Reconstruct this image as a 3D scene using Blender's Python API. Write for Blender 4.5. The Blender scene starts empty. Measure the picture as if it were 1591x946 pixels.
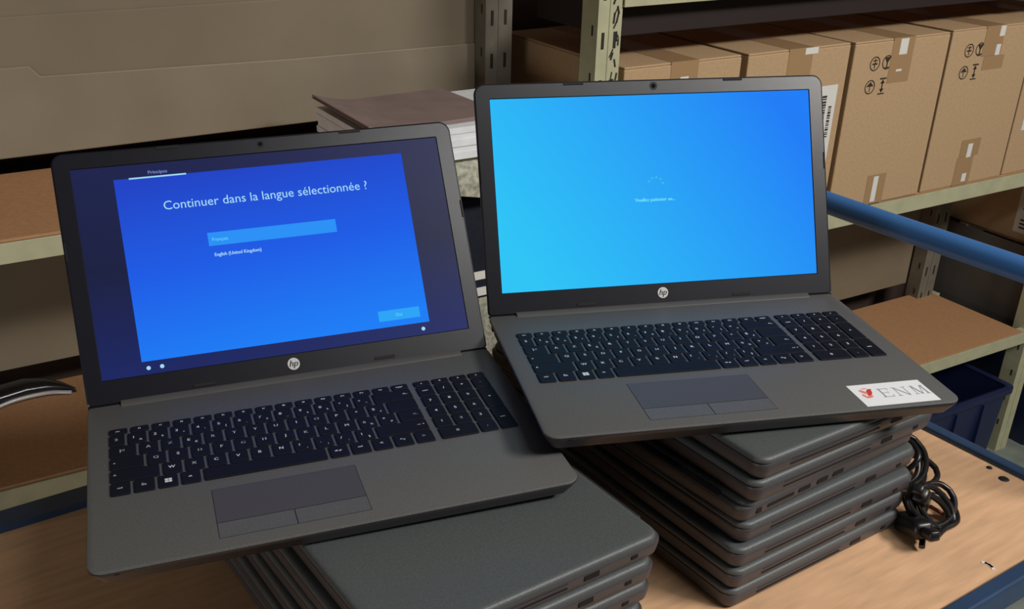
import bpy, bmesh, math, random
from mathutils import Vector, Matrix, Euler
random.seed(7)
SC = bpy.context.scene
COL = SC.collection

# ------------------------------------------------------------------ camera
CAM_H = 1.5
PITCH, ROLL, FPX, CXP, CYP = 0.48159, 0.01378, 1609.32, 755.0, 573.1
cam_data = bpy.data.cameras.new('camera')
cam = bpy.data.objects.new('camera', cam_data)
COL.objects.link(cam)
fw = Vector((0, math.cos(PITCH), -math.sin(PITCH)))
u0 = Vector((0, math.sin(PITCH), math.cos(PITCH)))
r0 = Vector((1, 0, 0))
rr = r0 * math.cos(ROLL) + u0 * math.sin(ROLL)
uu = -r0 * math.sin(ROLL) + u0 * math.cos(ROLL)
m = Matrix((rr, uu, -fw)).transposed().to_4x4()
m.translation = Vector((0, 0, CAM_H))
cam.matrix_world = m
cam_data.sensor_width = 36.0
cam_data.lens = FPX / 1591 * 36
cam_data.shift_x = (795.5 - CXP) / 1591
cam_data.shift_y = (CYP - 473.0) / 1591
cam_data.clip_start = 0.02
SC.camera = cam

# ------------------------------------------------------------------ view, world, lamps
SC.view_settings.view_transform = 'Standard'
SC.view_settings.look = 'None'
SC.view_settings.gamma = 1.0
SC.view_settings.use_curve_mapping = False
SC.view_settings.exposure = 0.0
W = bpy.data.worlds.new('world')
SC.world = W
W.use_nodes = True
W.node_tree.nodes['Background'].inputs[0].default_value = (0.86, 0.93, 1.0, 1)
W.node_tree.nodes['Background'].inputs[1].default_value = 0.045

def area(name, loc, target, sx, sy, power, color):
    l = bpy.data.lights.new(name, 'AREA')
    l.shape = 'RECTANGLE'; l.size = sx; l.size_y = sy
    l.energy = power; l.color = color
    o = bpy.data.objects.new(name, l)
    COL.objects.link(o)
    o.location = loc
    d = Vector(target) - Vector(loc)
    o.rotation_euler = d.to_track_quat('-Z', 'Y').to_euler()
    return o
area('ceiling_strip_light', (2.2, 0.05, 2.75), (0.6, 1.1, 0.9), 0.9, 0.3, 62, (1.0, 0.955, 0.9))
area('ceiling_strip_light_near', (1.15, -0.1, 2.75), (0.6, 1.0, 0.9), 0.8, 0.2, 11, (1.0, 1.0, 0.97))
area('left_fill_light', (-1.5, -1.0, 1.12), (-0.7, 1.4, 0.8), 0.8, 0.3, 9, (1.0, 0.93, 0.88))  # unseen fill lamp, added to lift the left shelf panels

# ------------------------------------------------------------------ materials
def lin(c):
    r = []
    for x in c:
        x = x / 255.0
        r.append(x / 12.92 if x <= 0.04045 else ((x + 0.055) / 1.055) ** 2.4)
    return tuple(r) + (1.0,)

def mat(name, rgb, rough=0.6, metal=0.0, spec=0.5, noise=None, bump=None, coat=0.0):
    """noise = (scale, amount, stretch) colour variation; bump = (scale, strength)"""
    mt = bpy.data.materials.new(name); mt.use_nodes = True
    nt = mt.node_tree; b = nt.nodes['Principled BSDF']
    b.inputs['Base Color'].default_value = lin(rgb)
    b.inputs['Roughness'].default_value = rough
    b.inputs['Metallic'].default_value = metal
    b.inputs['Specular IOR Level'].default_value = spec
    if coat: b.inputs['Coat Weight'].default_value = coat
    tc = nt.nodes.new('ShaderNodeTexCoord')
    if noise:
        sc, amt, st = noise
        mp = nt.nodes.new('ShaderNodeMapping'); mp.inputs['Scale'].default_value = st
        nt.links.new(tc.outputs['Object'], mp.inputs['Vector'])
        n = nt.nodes.new('ShaderNodeTexNoise'); n.inputs['Scale'].default_value = sc; n.inputs['Detail'].default_value = 6
        nt.links.new(mp.outputs['Vector'], n.inputs['Vector'])
        rp = nt.nodes.new('ShaderNodeValToRGB')
        lo = tuple(max(0, x * (1 - amt)) for x in rgb); hi = tuple(min(255, x * (1 + amt)) for x in rgb)
        rp.color_ramp.elements[0].position = 0.3; rp.color_ramp.elements[1].position = 0.7
        rp.color_ramp.elements[0].color = lin(lo); rp.color_ramp.elements[1].color = lin(hi)
        nt.links.new(n.outputs['Fac'], rp.inputs['Fac'])
        nt.links.new(rp.outputs['Color'], b.inputs['Base Color'])
    if bump:
        n2 = nt.nodes.new('ShaderNodeTexNoise'); n2.inputs['Scale'].default_value = bump[0]; n2.inputs['Detail'].default_value = 4
        nt.links.new(tc.outputs['Object'], n2.inputs['Vector'])
        bp = nt.nodes.new('ShaderNodeBump'); bp.inputs['Strength'].default_value = bump[1]; bp.inputs['Distance'].default_value = 0.002
        nt.links.new(n2.outputs['Fac'], bp.inputs['Height'])
        nt.links.new(bp.outputs['Normal'], b.inputs['Normal'])
    return mt

def screen_mat(name, stops, vec, lo, hi, rough=0.3, spec=0.0):
    """emission gradient along local vector vec from lo to hi"""
    mt = bpy.data.materials.new(name); mt.use_nodes = True
    nt = mt.node_tree; b = nt.nodes['Principled BSDF']
    b.inputs['Base Color'].default_value = (0.004, 0.004, 0.006, 1)
    b.inputs['Roughness'].default_value = rough
    b.inputs['Specular IOR Level'].default_value = spec
    tc = nt.nodes.new('ShaderNodeTexCoord')
    dp = nt.nodes.new('ShaderNodeVectorMath'); dp.operation = 'DOT_PRODUCT'
    dp.inputs[1].default_value = vec
    nt.links.new(tc.outputs['Object'], dp.inputs[0])
    mr = nt.nodes.new('ShaderNodeMapRange'); mr.inputs['From Min'].default_value = lo; mr.inputs['From Max'].default_value = hi
    nt.links.new(dp.outputs['Value'], mr.inputs['Value'])
    rp = nt.nodes.new('ShaderNodeValToRGB')
    el = rp.color_ramp.elements
    while len(el) < len(stops): el.new(0.5)
    for e, (pp, c) in zip(el, stops):
        e.position = pp; e.color = lin(c)
    nt.links.new(mr.outputs['Result'], rp.inputs['Fac'])
    nt.links.new(rp.outputs['Color'], b.inputs['Emission Color'])
    b.inputs['Emission Strength'].default_value = 0.92
    return mt

M = {}
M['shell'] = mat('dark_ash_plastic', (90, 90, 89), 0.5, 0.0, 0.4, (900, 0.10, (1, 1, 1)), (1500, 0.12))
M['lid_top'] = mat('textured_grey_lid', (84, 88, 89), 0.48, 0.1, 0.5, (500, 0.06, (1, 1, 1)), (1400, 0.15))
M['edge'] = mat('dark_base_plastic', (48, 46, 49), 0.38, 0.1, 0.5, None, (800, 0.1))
M['side'] = mat('grey_base_plastic', (72, 69, 72), 0.42, 0.1, 0.5, None, (1500, 0.06))
M['bezel'] = mat('bezel_plastic', (19, 19, 29), 0.32, 0.0, 0.5, None, (2500, 0.04))
M['key'] = mat('key_plastic', (22, 23, 32), 0.6, 0.0, 0.14)
M['tray'] = mat('keyboard_tray', (84, 85, 85), 0.5, 0.0, 0.4)
M['legend'] = mat('key_legend_paint', (215, 218, 222), 0.6)
M['pad'] = mat('touchpad_plastic', (76, 74, 75), 0.5, 0.0, 0.4, (900, 0.06, (1, 1, 1)))
M['groove'] = mat('groove_black', (20, 20, 21), 0.7)
M['rubber'] = mat('black_rubber', (16, 16, 17), 0.8)
M['hinge'] = mat('hinge_plastic', (96, 95, 93), 0.32, 0.35, 0.5)
M['lens'] = mat('camera_lens', (10, 12, 24), 0.1)
M['logo'] = mat('silver_logo', (205, 205, 205), 0.35, 0.3)
M['logo_dark'] = mat('dull_lid_logo', (125, 128, 128), 0.3, 0.6)
M['logo_ink'] = mat('logo_letters', (60, 60, 64), 0.5)
M['port'] = mat('port_black', (8, 8, 9), 0.6)
M['port_metal'] = mat('port_metal', (120, 120, 122), 0.35, 0.8)
M['sticker'] = mat('sticker_white', (238, 238, 240), 0.5)
M['sticker_grey'] = mat('sticker_grey_print', (158, 156, 160), 0.6)
M['sticker_red'] = mat('sticker_red_print', (205, 60, 50), 0.6)
M['sticker_pink'] = mat('sticker_pink_print', (225, 140, 125), 0.6)
M['wood'] = mat('beech_laminate', (213, 171, 134), 0.5, 0, 0.45, (14, 0.06, (1.2, 9, 1)))
M['wood_edge'] = mat('chipboard_edge', (150, 110, 75), 0.8, 0, 0.3, (200, 0.2, (1, 1, 1)))
M['blue'] = mat('blue_enamel', (44, 66, 96), 0.35, 0, 0.5, (20, 0.06, (1, 1, 1)))
M['blue_tube'] = mat('blue_tube_enamel', (62, 112, 172), 0.32, 0, 0.5)
M['navy_bin'] = mat('navy_plastic', (24, 33, 70), 0.4, 0, 0.5)
M['cream'] = mat('cream_enamel', (182, 180, 148), 0.45, 0, 0.5, (30, 0.04, (1, 1, 1)))
M['cream_shaded'] = mat('shaded_cream_enamel', (118, 112, 101), 0.6, 0, 0.4, (30, 0.06, (1, 1, 1)))  # cream enamel with the rear posts' shade put into the colour
M['strip_dark'] = mat('dark_shade_strip', (44, 35, 34), 0.7, 0, 0.3)
M['cream_board'] = mat('brown_hardboard', (183, 138, 99), 0.75, 0, 0.3, (160, 0.04, (1, 1, 1)))
M['beige'] = mat('beige_back_panel', (131, 119, 100), 0.6, 0, 0.35, (5, 0.05, (1, 1, 1)), (30, 0.15))
M['beige2'] = mat('beige_lap_sheet', (137, 126, 108), 0.55, 0, 0.4, (6, 0.05, (1, 1, 1)), (30, 0.15))
M['brownwall'] = mat('dark_brown_wall', (74, 58, 52), 0.8, 0, 0.3, (8, 0.1, (1, 1, 1)))
M['floor'] = mat('grey_green_floor', (128, 136, 128), 0.6, 0, 0.4, (25, 0.08, (1, 1, 1)))
M['wallw'] = mat('white_wall', (190, 188, 180), 0.8)
M['card'] = mat('cardboard', (185, 155, 120), 0.8, 0, 0.25, (180, 0.03, (1, 1, 1)), (300, 0.1))
M['tape'] = mat('brown_tape', (166, 134, 98), 0.35, 0, 0.5)
M['white'] = mat('white_label', (222, 220, 214), 0.6)
M['ink'] = mat('black_print', (52, 40, 32), 0.7)
M['paper'] = mat('white_paper', (232, 236, 240), 0.75, 0, 0.3, (40, 0.03, (1, 1, 1)))
M['papertop'] = mat('brownish_grey_sheets', (140, 122, 118), 0.75, 0, 0.3, (20, 0.05, (1, 1, 1)))  # top sheets coloured darker than the white stack
M['felt'] = mat('speckled_grey_felt', (165, 165, 150), 0.9, 0, 0.2, (140, 0.18, (1, 1, 1)))
M['navy_cloth'] = mat('navy_cloth', (22, 25, 38), 0.85, 0, 0.3, (120, 0.15, (1, 1, 1)), (200, 0.3))
M['cable'] = mat('black_cable', (20, 19, 20), 0.35, 0, 0.5)
M['copper'] = mat('red_brown_strap', (120, 62, 42), 0.6)
M['chrome'] = mat('dark_chrome', (96, 98, 104), 0.2, 0.95)
M['greypanel'] = mat('grey_side_sheet', (96, 92, 88), 0.6, 0, 0.4, (10, 0.06, (1, 1, 1)))
M['chip'] = mat('chipped_paint', (38, 36, 28), 0.8)
M['lamp_white'] = mat('lamp_housing', (220, 220, 220), 0.5)
# screens (local lid coordinates in metres: x 0..0.376, y 0.023..0.216)
M['scrL_back'] = screen_mat('dim_navy_screen', [(0, (26, 38, 100)), (0.5, (24, 30, 66)), (1, (28, 34, 78))], (0, 1, 0), 0.023, 0.216, 0.35, 0.12)
M['scrL_panel'] = screen_mat('blue_dialog_screen', [(0, (30, 130, 255)), (0.5, (30, 96, 238)), (1, (34, 70, 205))], (-0.1, 1, 0), 0.015, 0.19)
M['scrL_high'] = screen_mat('light_blue_field', [(0, (44, 150, 255)), (1, (44, 150, 255))], (0, 1, 0), 0, 1)
M['scrL_btn'] = screen_mat('cyan_button', [(0, (46, 170, 255)), (1, (46, 170, 255))], (0, 1, 0), 0, 1)
M['scr_text'] = screen_mat('screen_text', [(0, (170, 225, 255)), (1, (170, 225, 255))], (0, 1, 0), 0, 1)
M['scr_text2'] = screen_mat('screen_text_cyan', [(0, (110, 228, 255)), (1, (110, 228, 255))], (0, 1, 0), 0, 1)
M['scr_dimtext'] = screen_mat('screen_text_dim', [(0, (110, 130, 200)), (1, (110, 130, 200))], (0, 1, 0), 0, 1)
M['scr_spin'] = screen_mat('spinner_dots', [(0, (70, 190, 240)), (1, (70, 190, 240))], (0, 1, 0), 0, 1)
M['scrR'] = screen_mat('bright_blue_screen', [(0, (48, 204, 255)), (0.45, (42, 174, 255)), (1, (32, 130, 255))], (0.8, 0.55, 0), 0.06, 0.37)

# ------------------------------------------------------------------ helpers
def link(name, bm, mats, parent=None, smooth=False, bevel=0.0, loc=None, rot=None):
    me = bpy.data.meshes.new(name)
    bmesh.ops.recalc_face_normals(bm, faces=bm.faces)
    bm.to_mesh(me); bm.free()
    if not isinstance(mats, (list, tuple)): mats = [mats]
    for x in mats: me.materials.append(M[x])
    if smooth:
        for p in me.polygons: p.use_smooth = True
    o = bpy.data.objects.new(name, me)
    COL.objects.link(o)
    if parent is not None: o.parent = parent
    if loc: o.location = loc
    if rot: o.rotation_euler = rot
    if bevel:
        md = o.modifiers.new('bevel', 'BEVEL'); md.width = bevel; md.segments = 2; md.limit_method = 'ANGLE'
    return o

def auto_smooth(o, ang=35):
    me = o.data
    for p in me.polygons: p.use_smooth = True
    bm = bmesh.new(); bm.from_mesh(me)
    a = math.radians(ang)
    for e in bm.edges:
        if len(e.link_faces) == 2 and e.calc_face_angle(0) > a: e.smooth = False
        if len(e.link_faces) == 2 and e.link_faces[0].material_index != e.link_faces[1].material_index: e.smooth = False
    bm.to_mesh(me); bm.free()
    return o

def bx(bm, x0, x1, y0, y1, z0, z1, mi=0, mtx=None):
    vs = [bm.verts.new((x, y, z)) for x in (x0, x1) for y in (y0, y1) for z in (z0, z1)]
    if mtx: 
        for v in vs: v.co = mtx @ v.co
    for f in ((0, 1, 3, 2), (4, 6, 7, 5), (0, 4, 5, 1), (2, 3, 7, 6), (0, 2, 6, 4), (1, 5, 7, 3)):
        fc = bm.faces.new([vs[i] for i in f]); fc.material_index = mi
    return vs

def rrect(x0, x1, y0, y1, r, n=6):
    pts = []
    r = max(r, 1e-5)
    for cx, cy, a0 in ((x1 - r, y1 - r, 0), (x0 + r, y1 - r, 90), (x0 + r, y0 + r, 180), (x1 - r, y0 + r, 270)):
        for i in range(n + 1):
            a = math.radians(a0 + 90 * i / n)
            pts.append((cx + r * math.cos(a), cy + r * math.sin(a)))
    return pts

def lidloop(x0, x1, y0, y1, r, n=8, rb=0.003):
    pts = []
    for cx, cy, a0, q in ((x1 - r, y1 - r, 0, r), (x0 + r, y1 - r, 90, r), (x0 + rb, y0 + rb, 180, rb), (x1 - rb, y0 + rb, 270, rb)):
        for i in range(n + 1):
            a = math.radians(a0 + 90 * i / n)
            pts.append((cx + q * math.cos(a), cy + q * math.sin(a)))
    return pts

def slab(bm, x0, x1, y0, y1, r, prof, mi=0, n=6, cap0=True, cap1=True, mis=None, outline=None):
    """rounded rectangular body; prof = [(inset, z), ...]"""
    loops = []
    for ins, z in prof:
        loops.append([bm.verts.new((x, y, z)) for x, y in (outline or rrect)(x0 + ins, x1 - ins, y0 + ins, y1 - ins, r - ins * 0.7, n)])
    for k in range(len(loops) - 1):
        a, b = loops[k], loops[k + 1]
        for i in range(len(a)):
            j = (i + 1) % len(a)
            f = bm.faces.new((a[i], a[j], b[j], b[i])); f.material_index = mis[k] if mis else mi
    if cap0: f = bm.faces.new(loops[0][::-1]); f.material_index = mi if not mis else mis[0]
    if cap1: f = bm.faces.new(loops[-1]); f.material_index = mi if not mis else mis[-1]
    return loops

def cyl(bm, c, r, h, n=24, axis='z', mi=0, r2=None):
    r2 = r if r2 is None else r2
    A, B = [], []
    for i in range(n):
        a = 2 * math.pi * i / n
        p, q = math.cos(a), math.sin(a)
        for lst, rr_, d in ((A, r, 0), (B, r2, h)):
            if axis == 'z': co = (c[0] + p * rr_, c[1] + q * rr_, c[2] + d)
            elif axis == 'x': co = (c[0] + d, c[1] + p * rr_, c[2] + q * rr_)
            else: co = (c[0] + p * rr_, c[1] + d, c[2] + q * rr_)
            lst.append(bm.verts.new(co))
    for i in range(n):
        j = (i + 1) % n
        bm.faces.new((A[i], A[j], B[j], B[i])).material_index = mi
    bm.faces.new(A[::-1]).material_index = mi
    bm.faces.new(B).material_index = mi

def tube(bm, pts, rad, n=8, mi=0, caps=True):
    """tube through points; rad number or list"""
    pts = [Vector(p) for p in pts]
    if not isinstance(rad, (list, tuple)): rad = [rad] * len(pts)
    prev = None; rings = []
    for i, p in enumerate(pts):
        t = (pts[min(i + 1, len(pts) - 1)] - pts[max(i - 1, 0)]).normalized()
        if prev is None:
            s = t.orthogonal().normalized()
        else:
            s = (prev - t * prev.dot(t)).normalized()
        prev = s; q = t.cross(s)
        rings.append([bm.verts.new(p + (s * math.cos(2 * math.pi * k / n) + q * math.sin(2 * math.pi * k / n)) * rad[i]) for k in range(n)])
    for a, b in zip(rings, rings[1:]):
        for k in range(n):
            j = (k + 1) % n
            bm.faces.new((a[k], a[j], b[j], b[k])).material_index = mi
    if caps:
        bm.faces.new(rings[0][::-1]).material_index = mi; bm.faces.new(rings[-1]).material_index = mi

def spline(ctrl, n=8):
    out = []
    P = [Vector(c) for c in ctrl]
    P = [2 * P[0] - P[1]] + P + [2 * P[-1] - P[-2]]
    for i in range(1, len(P) - 2):
        a, b, c, d = P[i - 1:i + 3]
        for k in range(n):
            t = k / n
            out.append(0.5 * ((2 * b) + (c - a) * t + (2 * a - 5 * b + 4 * c - d) * t * t + (-a + 3 * b - 3 * c + d) * t ** 3))
    out.append(P[-2])
    return out

_txt = {}
def text_polys(s, shear=0.0):
    key = (s, shear)
    if key in _txt: return _txt[key]
    cu = bpy.data.curves.new('txt', 'FONT'); cu.body = s; cu.size = 1.0; cu.shear = shear; cu.resolution_u = 3
    ob = bpy.data.objects.new('txt', cu); COL.objects.link(ob)
    dg = bpy.context.evaluated_depsgraph_get()
    me = ob.evaluated_get(dg).to_mesh()
    vs = [tuple(v.co) for v in me.vertices]; fs = [tuple(p.vertices) for p in me.polygons]
    ob.evaluated_get(dg).to_mesh_clear()
    COL.objects.unlink(ob); bpy.data.objects.remove(ob); bpy.data.curves.remove(cu)
    _txt[key] = (vs, fs)
    return _txt[key]

def add_text(bm, s, x, y, z, size=None, width=None, mi=0, align='l', shear=0.0, mtx=None, bold=0):
    """flat lettering in the XY plane; bottom-left at x,y (or centred)"""
    vs, fs = text_polys(s, shear)
    if not vs: return
    x0 = min(v[0] for v in vs); x1 = max(v[0] for v in vs)
    sx = size
    if width: sx = width / (x1 - x0)
    sy = size if size else sx
    w = (x1 - x0) * sx
    ox = x - (w / 2 if align == 'c' else 0)
    for k in ((0,) if not bold else (-bold, 0, bold)):
        nv = []
        for v in vs:
            c = Vector((ox + k + (v[0] - x0) * sx, y + v[1] * sy, z + (0.00001 * (1 if k else 0))))
            nv.append(bm.verts.new(mtx @ c if mtx else c))
        for f in fs:
            try: bm.faces.new([nv[i] for i in f]).material_index = mi
            except ValueError: pass

def empty(name, loc=(0, 0, 0), rotz=0.0):
    o = bpy.data.objects.new(name, None); COL.objects.link(o)
    o.empty_display_size = 0.05
    o.location = loc; o.rotation_euler = (0, 0, rotz)
    return o

def tag(o, label, cat, group=None):
    o['label'] = label; o['category'] = cat
    if group: o['group'] = group
    return o

def struct(o):
    o['kind'] = 'structure'; return o

def frame(angle):
    a = math.radians(angle)
    def f(u, v, z=0.0): return Vector((u * math.cos(a) - v * math.sin(a), u * math.sin(a) + v * math.cos(a), z))
    return f
RK = frame(30)      # rack and wall axes
CT = frame(34)      # trolley and laptop pile axes
A30, A34 = math.radians(30), math.radians(34)

# ------------------------------------------------------------------ room shell
def shell(name, u0, u1, v0, v1, z0, z1, mt):
    bm = bmesh.new(); bx(bm, u0, u1, v0, v1, z0, z1)
    return struct(link(name, bm, mt, rot=(0, 0, A30)))
shell('floor', -3.5, 5.0, -4.0, 1.95, -0.1, 0.0, 'floor')
shell('wall_back', -3.5, 5.0, 1.83, 1.95, 0.0, 3.0, 'brownwall')
shell('ceiling', -3.5, 5.0, -4.0, 1.95, 3.0, 3.1, 'wallw')

# ------------------------------------------------------------------ shelving rack
rack = empty('shelving_rack', RK(1.0, 1.40, 0), A30)
tag(rack, 'cream steel shelving rack with brown boards along the back wall', 'shelving')
RU, RV = 1.0, 1.40        # local = (u-RU, v-RV)
def L(u, v): return u - RU, v - RV

def post(u0, u1, v0, v1, slots=True, chips=False, mt0='cream'):
    bm = bmesh.new()
    a0, b0 = L(u0, v0); a1, b1 = L(u1, v1)
    t = 0.003
    zt = 2.2
    # U shaped slotted profile: front web, two flanges
    w = (a1 - a0)
    bx(bm, a0, a1, b0, b0 + t, 0.0, zt)
    bx(bm, a0, a0 + t, b0 + t, b1, 0.0, zt)
    bx(bm, a1 - t, a1, b0 + t, b1, 0.0, zt)
    bx(bm, a0 + w * 0.47, a0 + w * 0.53, b0 - 0.0012, b0, 0.0, zt)
    for zz in [0.06 + 0.075 * i for i in range(28)]:
        for fx in ((0.24, 0.74) if slots else ()):
            bx(bm, a0 + w * fx - 0.0028, a0 + w * fx + 0.0028, b0 - 0.0005, b0, zz, zz + 0.026, 1)
        bx(bm, a0 - 0.0005, a0, b0 + 0.012, b0 + 0.016, zz + 0.02, zz + 0.036, 1)
    if chips:
        rnd = random.Random(3)
        for zz in (1.13, 1.16, 1.185, 1.215, 1.24, 1.262, 1.285):
            for q in range(3):
                x = a0 + w * (0.62 + 0.28 * rnd.random()); z = zz + rnd.random() * 0.02
                s = 0.0006 + 0.0011 * rnd.random(); h = 0.003 + 0.006 * rnd.random()
                mt = Matrix.Translation((x, b0 - 0.0008, z)) @ Matrix.Rotation(rnd.uniform(-0.6, 0.6), 4, 'Y')
                bx(bm, -s, s, 0, 0.0006, -h, h, 1, mt)
    return link('post', bm, [mt0, 'chip'], rack)
post(1.005, 1.052, 1.40, 1.445, chips=True)
post(0.955, 1.010, 1.672, 1.712, mt0='cream_shaded')
post(2.424, 2.470, 1.40, 1.445, slots=False)
post(2.325, 2.385, 1.672, 1.712, mt0='cream_shaded')
post(-0.45, -0.40, 1.40, 1.445)
post(-0.45, -0.40, 1.672, 1.712)

def shelf(u0, u1, z, th, depth=0.30, board_u1=None, board_z=None):
    """z = top of the front beam"""
    a0, _ = L(u0, 0); a1, _ = L(u1, 0)
    for nm, v0, v1 in (('front_beam', 1.395, 1.425), ('rear_beam', 1.675, 1.700)):
        bm = bmesh.new()
        b0, b1 = v0 - RV, v1 - RV
        bx(bm, a0, a1, b0, b0 + 0.003, z - th, z)
        bx(bm, a0, a1, b0 + 0.003, b1, z - 0.004, z - 0.001 )
        bx(bm, a0, a1, b0 + 0.003, b0 + 0.012, z - th, z - th + 0.003)
        link(nm, bm, 'cream', rack, bevel=0.0008)
    bm = bmesh.new()
    bx(bm, a0 + 0.004, (board_u1 - RU) if board_u1 else a1 - 0.004, 0.0, 0.30, (board_z or z), (board_z or z) + 0.004)
    link('shelf_board', bm, 'cream_board', rack)
shelf(-0.40, 1.005, 1.018, 0.028)
shelf(-0.40, 1.005, 0.657, 0.030)
shelf(1.052, 2.424, 0.814, 0.034, board_u1=2.395)
shelf(1.052, 2.424, 0.367, 0.032, board_u1=2.395)
shelf(1.052, 2.424, 1.290, 0.042, board_u1=2.395, board_z=1.252)
shelf(2.472, 3.60, 0.560, 0.032)
shelf(-0.40, 1.005, 0.095, 0.032)
shelf(-0.40, 1.005, 1.52, 0.028)

# added dark strips under the upper right board to shade the box tops
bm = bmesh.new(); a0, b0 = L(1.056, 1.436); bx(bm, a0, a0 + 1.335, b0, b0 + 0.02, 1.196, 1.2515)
link('shade_strip', bm, 'strip_dark', rack)
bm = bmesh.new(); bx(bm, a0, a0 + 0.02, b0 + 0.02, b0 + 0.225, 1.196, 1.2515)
link('shade_strip', bm, 'strip_dark', rack)

# back panels hung behind the shelves, their lower edge a little above the boards
def back_panel(u0, u1, z0, z1, mt='beige', v=1.716):
    bm = bmesh.new(); a0, b0 = L(u0, v); a1, _ = L(u1, v)
    bx(bm, a0, a1, b0, b0 + 0.006, z0, z1)
    return link('back_panel', bm, mt, rack, bevel=0.001)
bp = back_panel(-0.45, 0.955, 1.042, 2.2)
bm = bmesh.new()
a0, b0 = L(-0.45, 1.7145)
# lapped sheet over the lower part, its top edge stepped down after u=0.2
vs = [(-0.45, 1.042), (0.955, 1.042), (0.955, 1.150), (0.60, 1.152), (0.205, 1.160), (0.192, 1.176), (-0.45, 1.186)]
f0 = [bm.verts.new((u - RU, 1.7085 - RV, z)) for u, z in vs]
f1 = [bm.verts.new((u - RU, 1.7124 - RV, z)) for u, z in vs]
bm.faces.new(f0); bm.faces.new(f1[::-1])
for i in range(len(vs)):
    j = (i + 1) % len(vs); bm.faces.new((f0[i], f1[i], f1[j], f0[j]))
link('lapped_sheet', bm, 'beige2', rack, bevel=0.002)
bm = bmesh.new()
bx(bm, -0.45 - RU, 0.955 - RU, 1.7125 - RV, 1.7158 - RV, 1.043, 1.247)
link('lapped_sheet', bm, 'beige', rack, bevel=0.0015)
back_panel(-0.45, 0.955, 0.690, 0.985)
back_panel(1.012, 2.323, 0.402, 0.765)
# end sheet on the right of the lower right bay
bm = bmesh.new(); a0, b0 = L(2.458, 1.446)
bx(bm, a0, a0 + 0.003, b0, b0 + 0.30, 0.34, 0.56)
link('end_sheet', bm, 'greypanel', rack)

# ------------------------------------------------------------------ cardboard boxes
def label_bars(bm, x0, x1, z0, z1, y, vertical=True, mi=1):
    rnd = random.Random(11)
    # bar code running along the height
    z = z0
    while z < z1:
        h = rnd.choice((0.0015, 0.0025, 0.004)); bx(bm, x0, x1, y - 0.0003, y, z, min(z + h, z1), mi); z += h + rnd.choice((0.0015, 0.0025))

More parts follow.
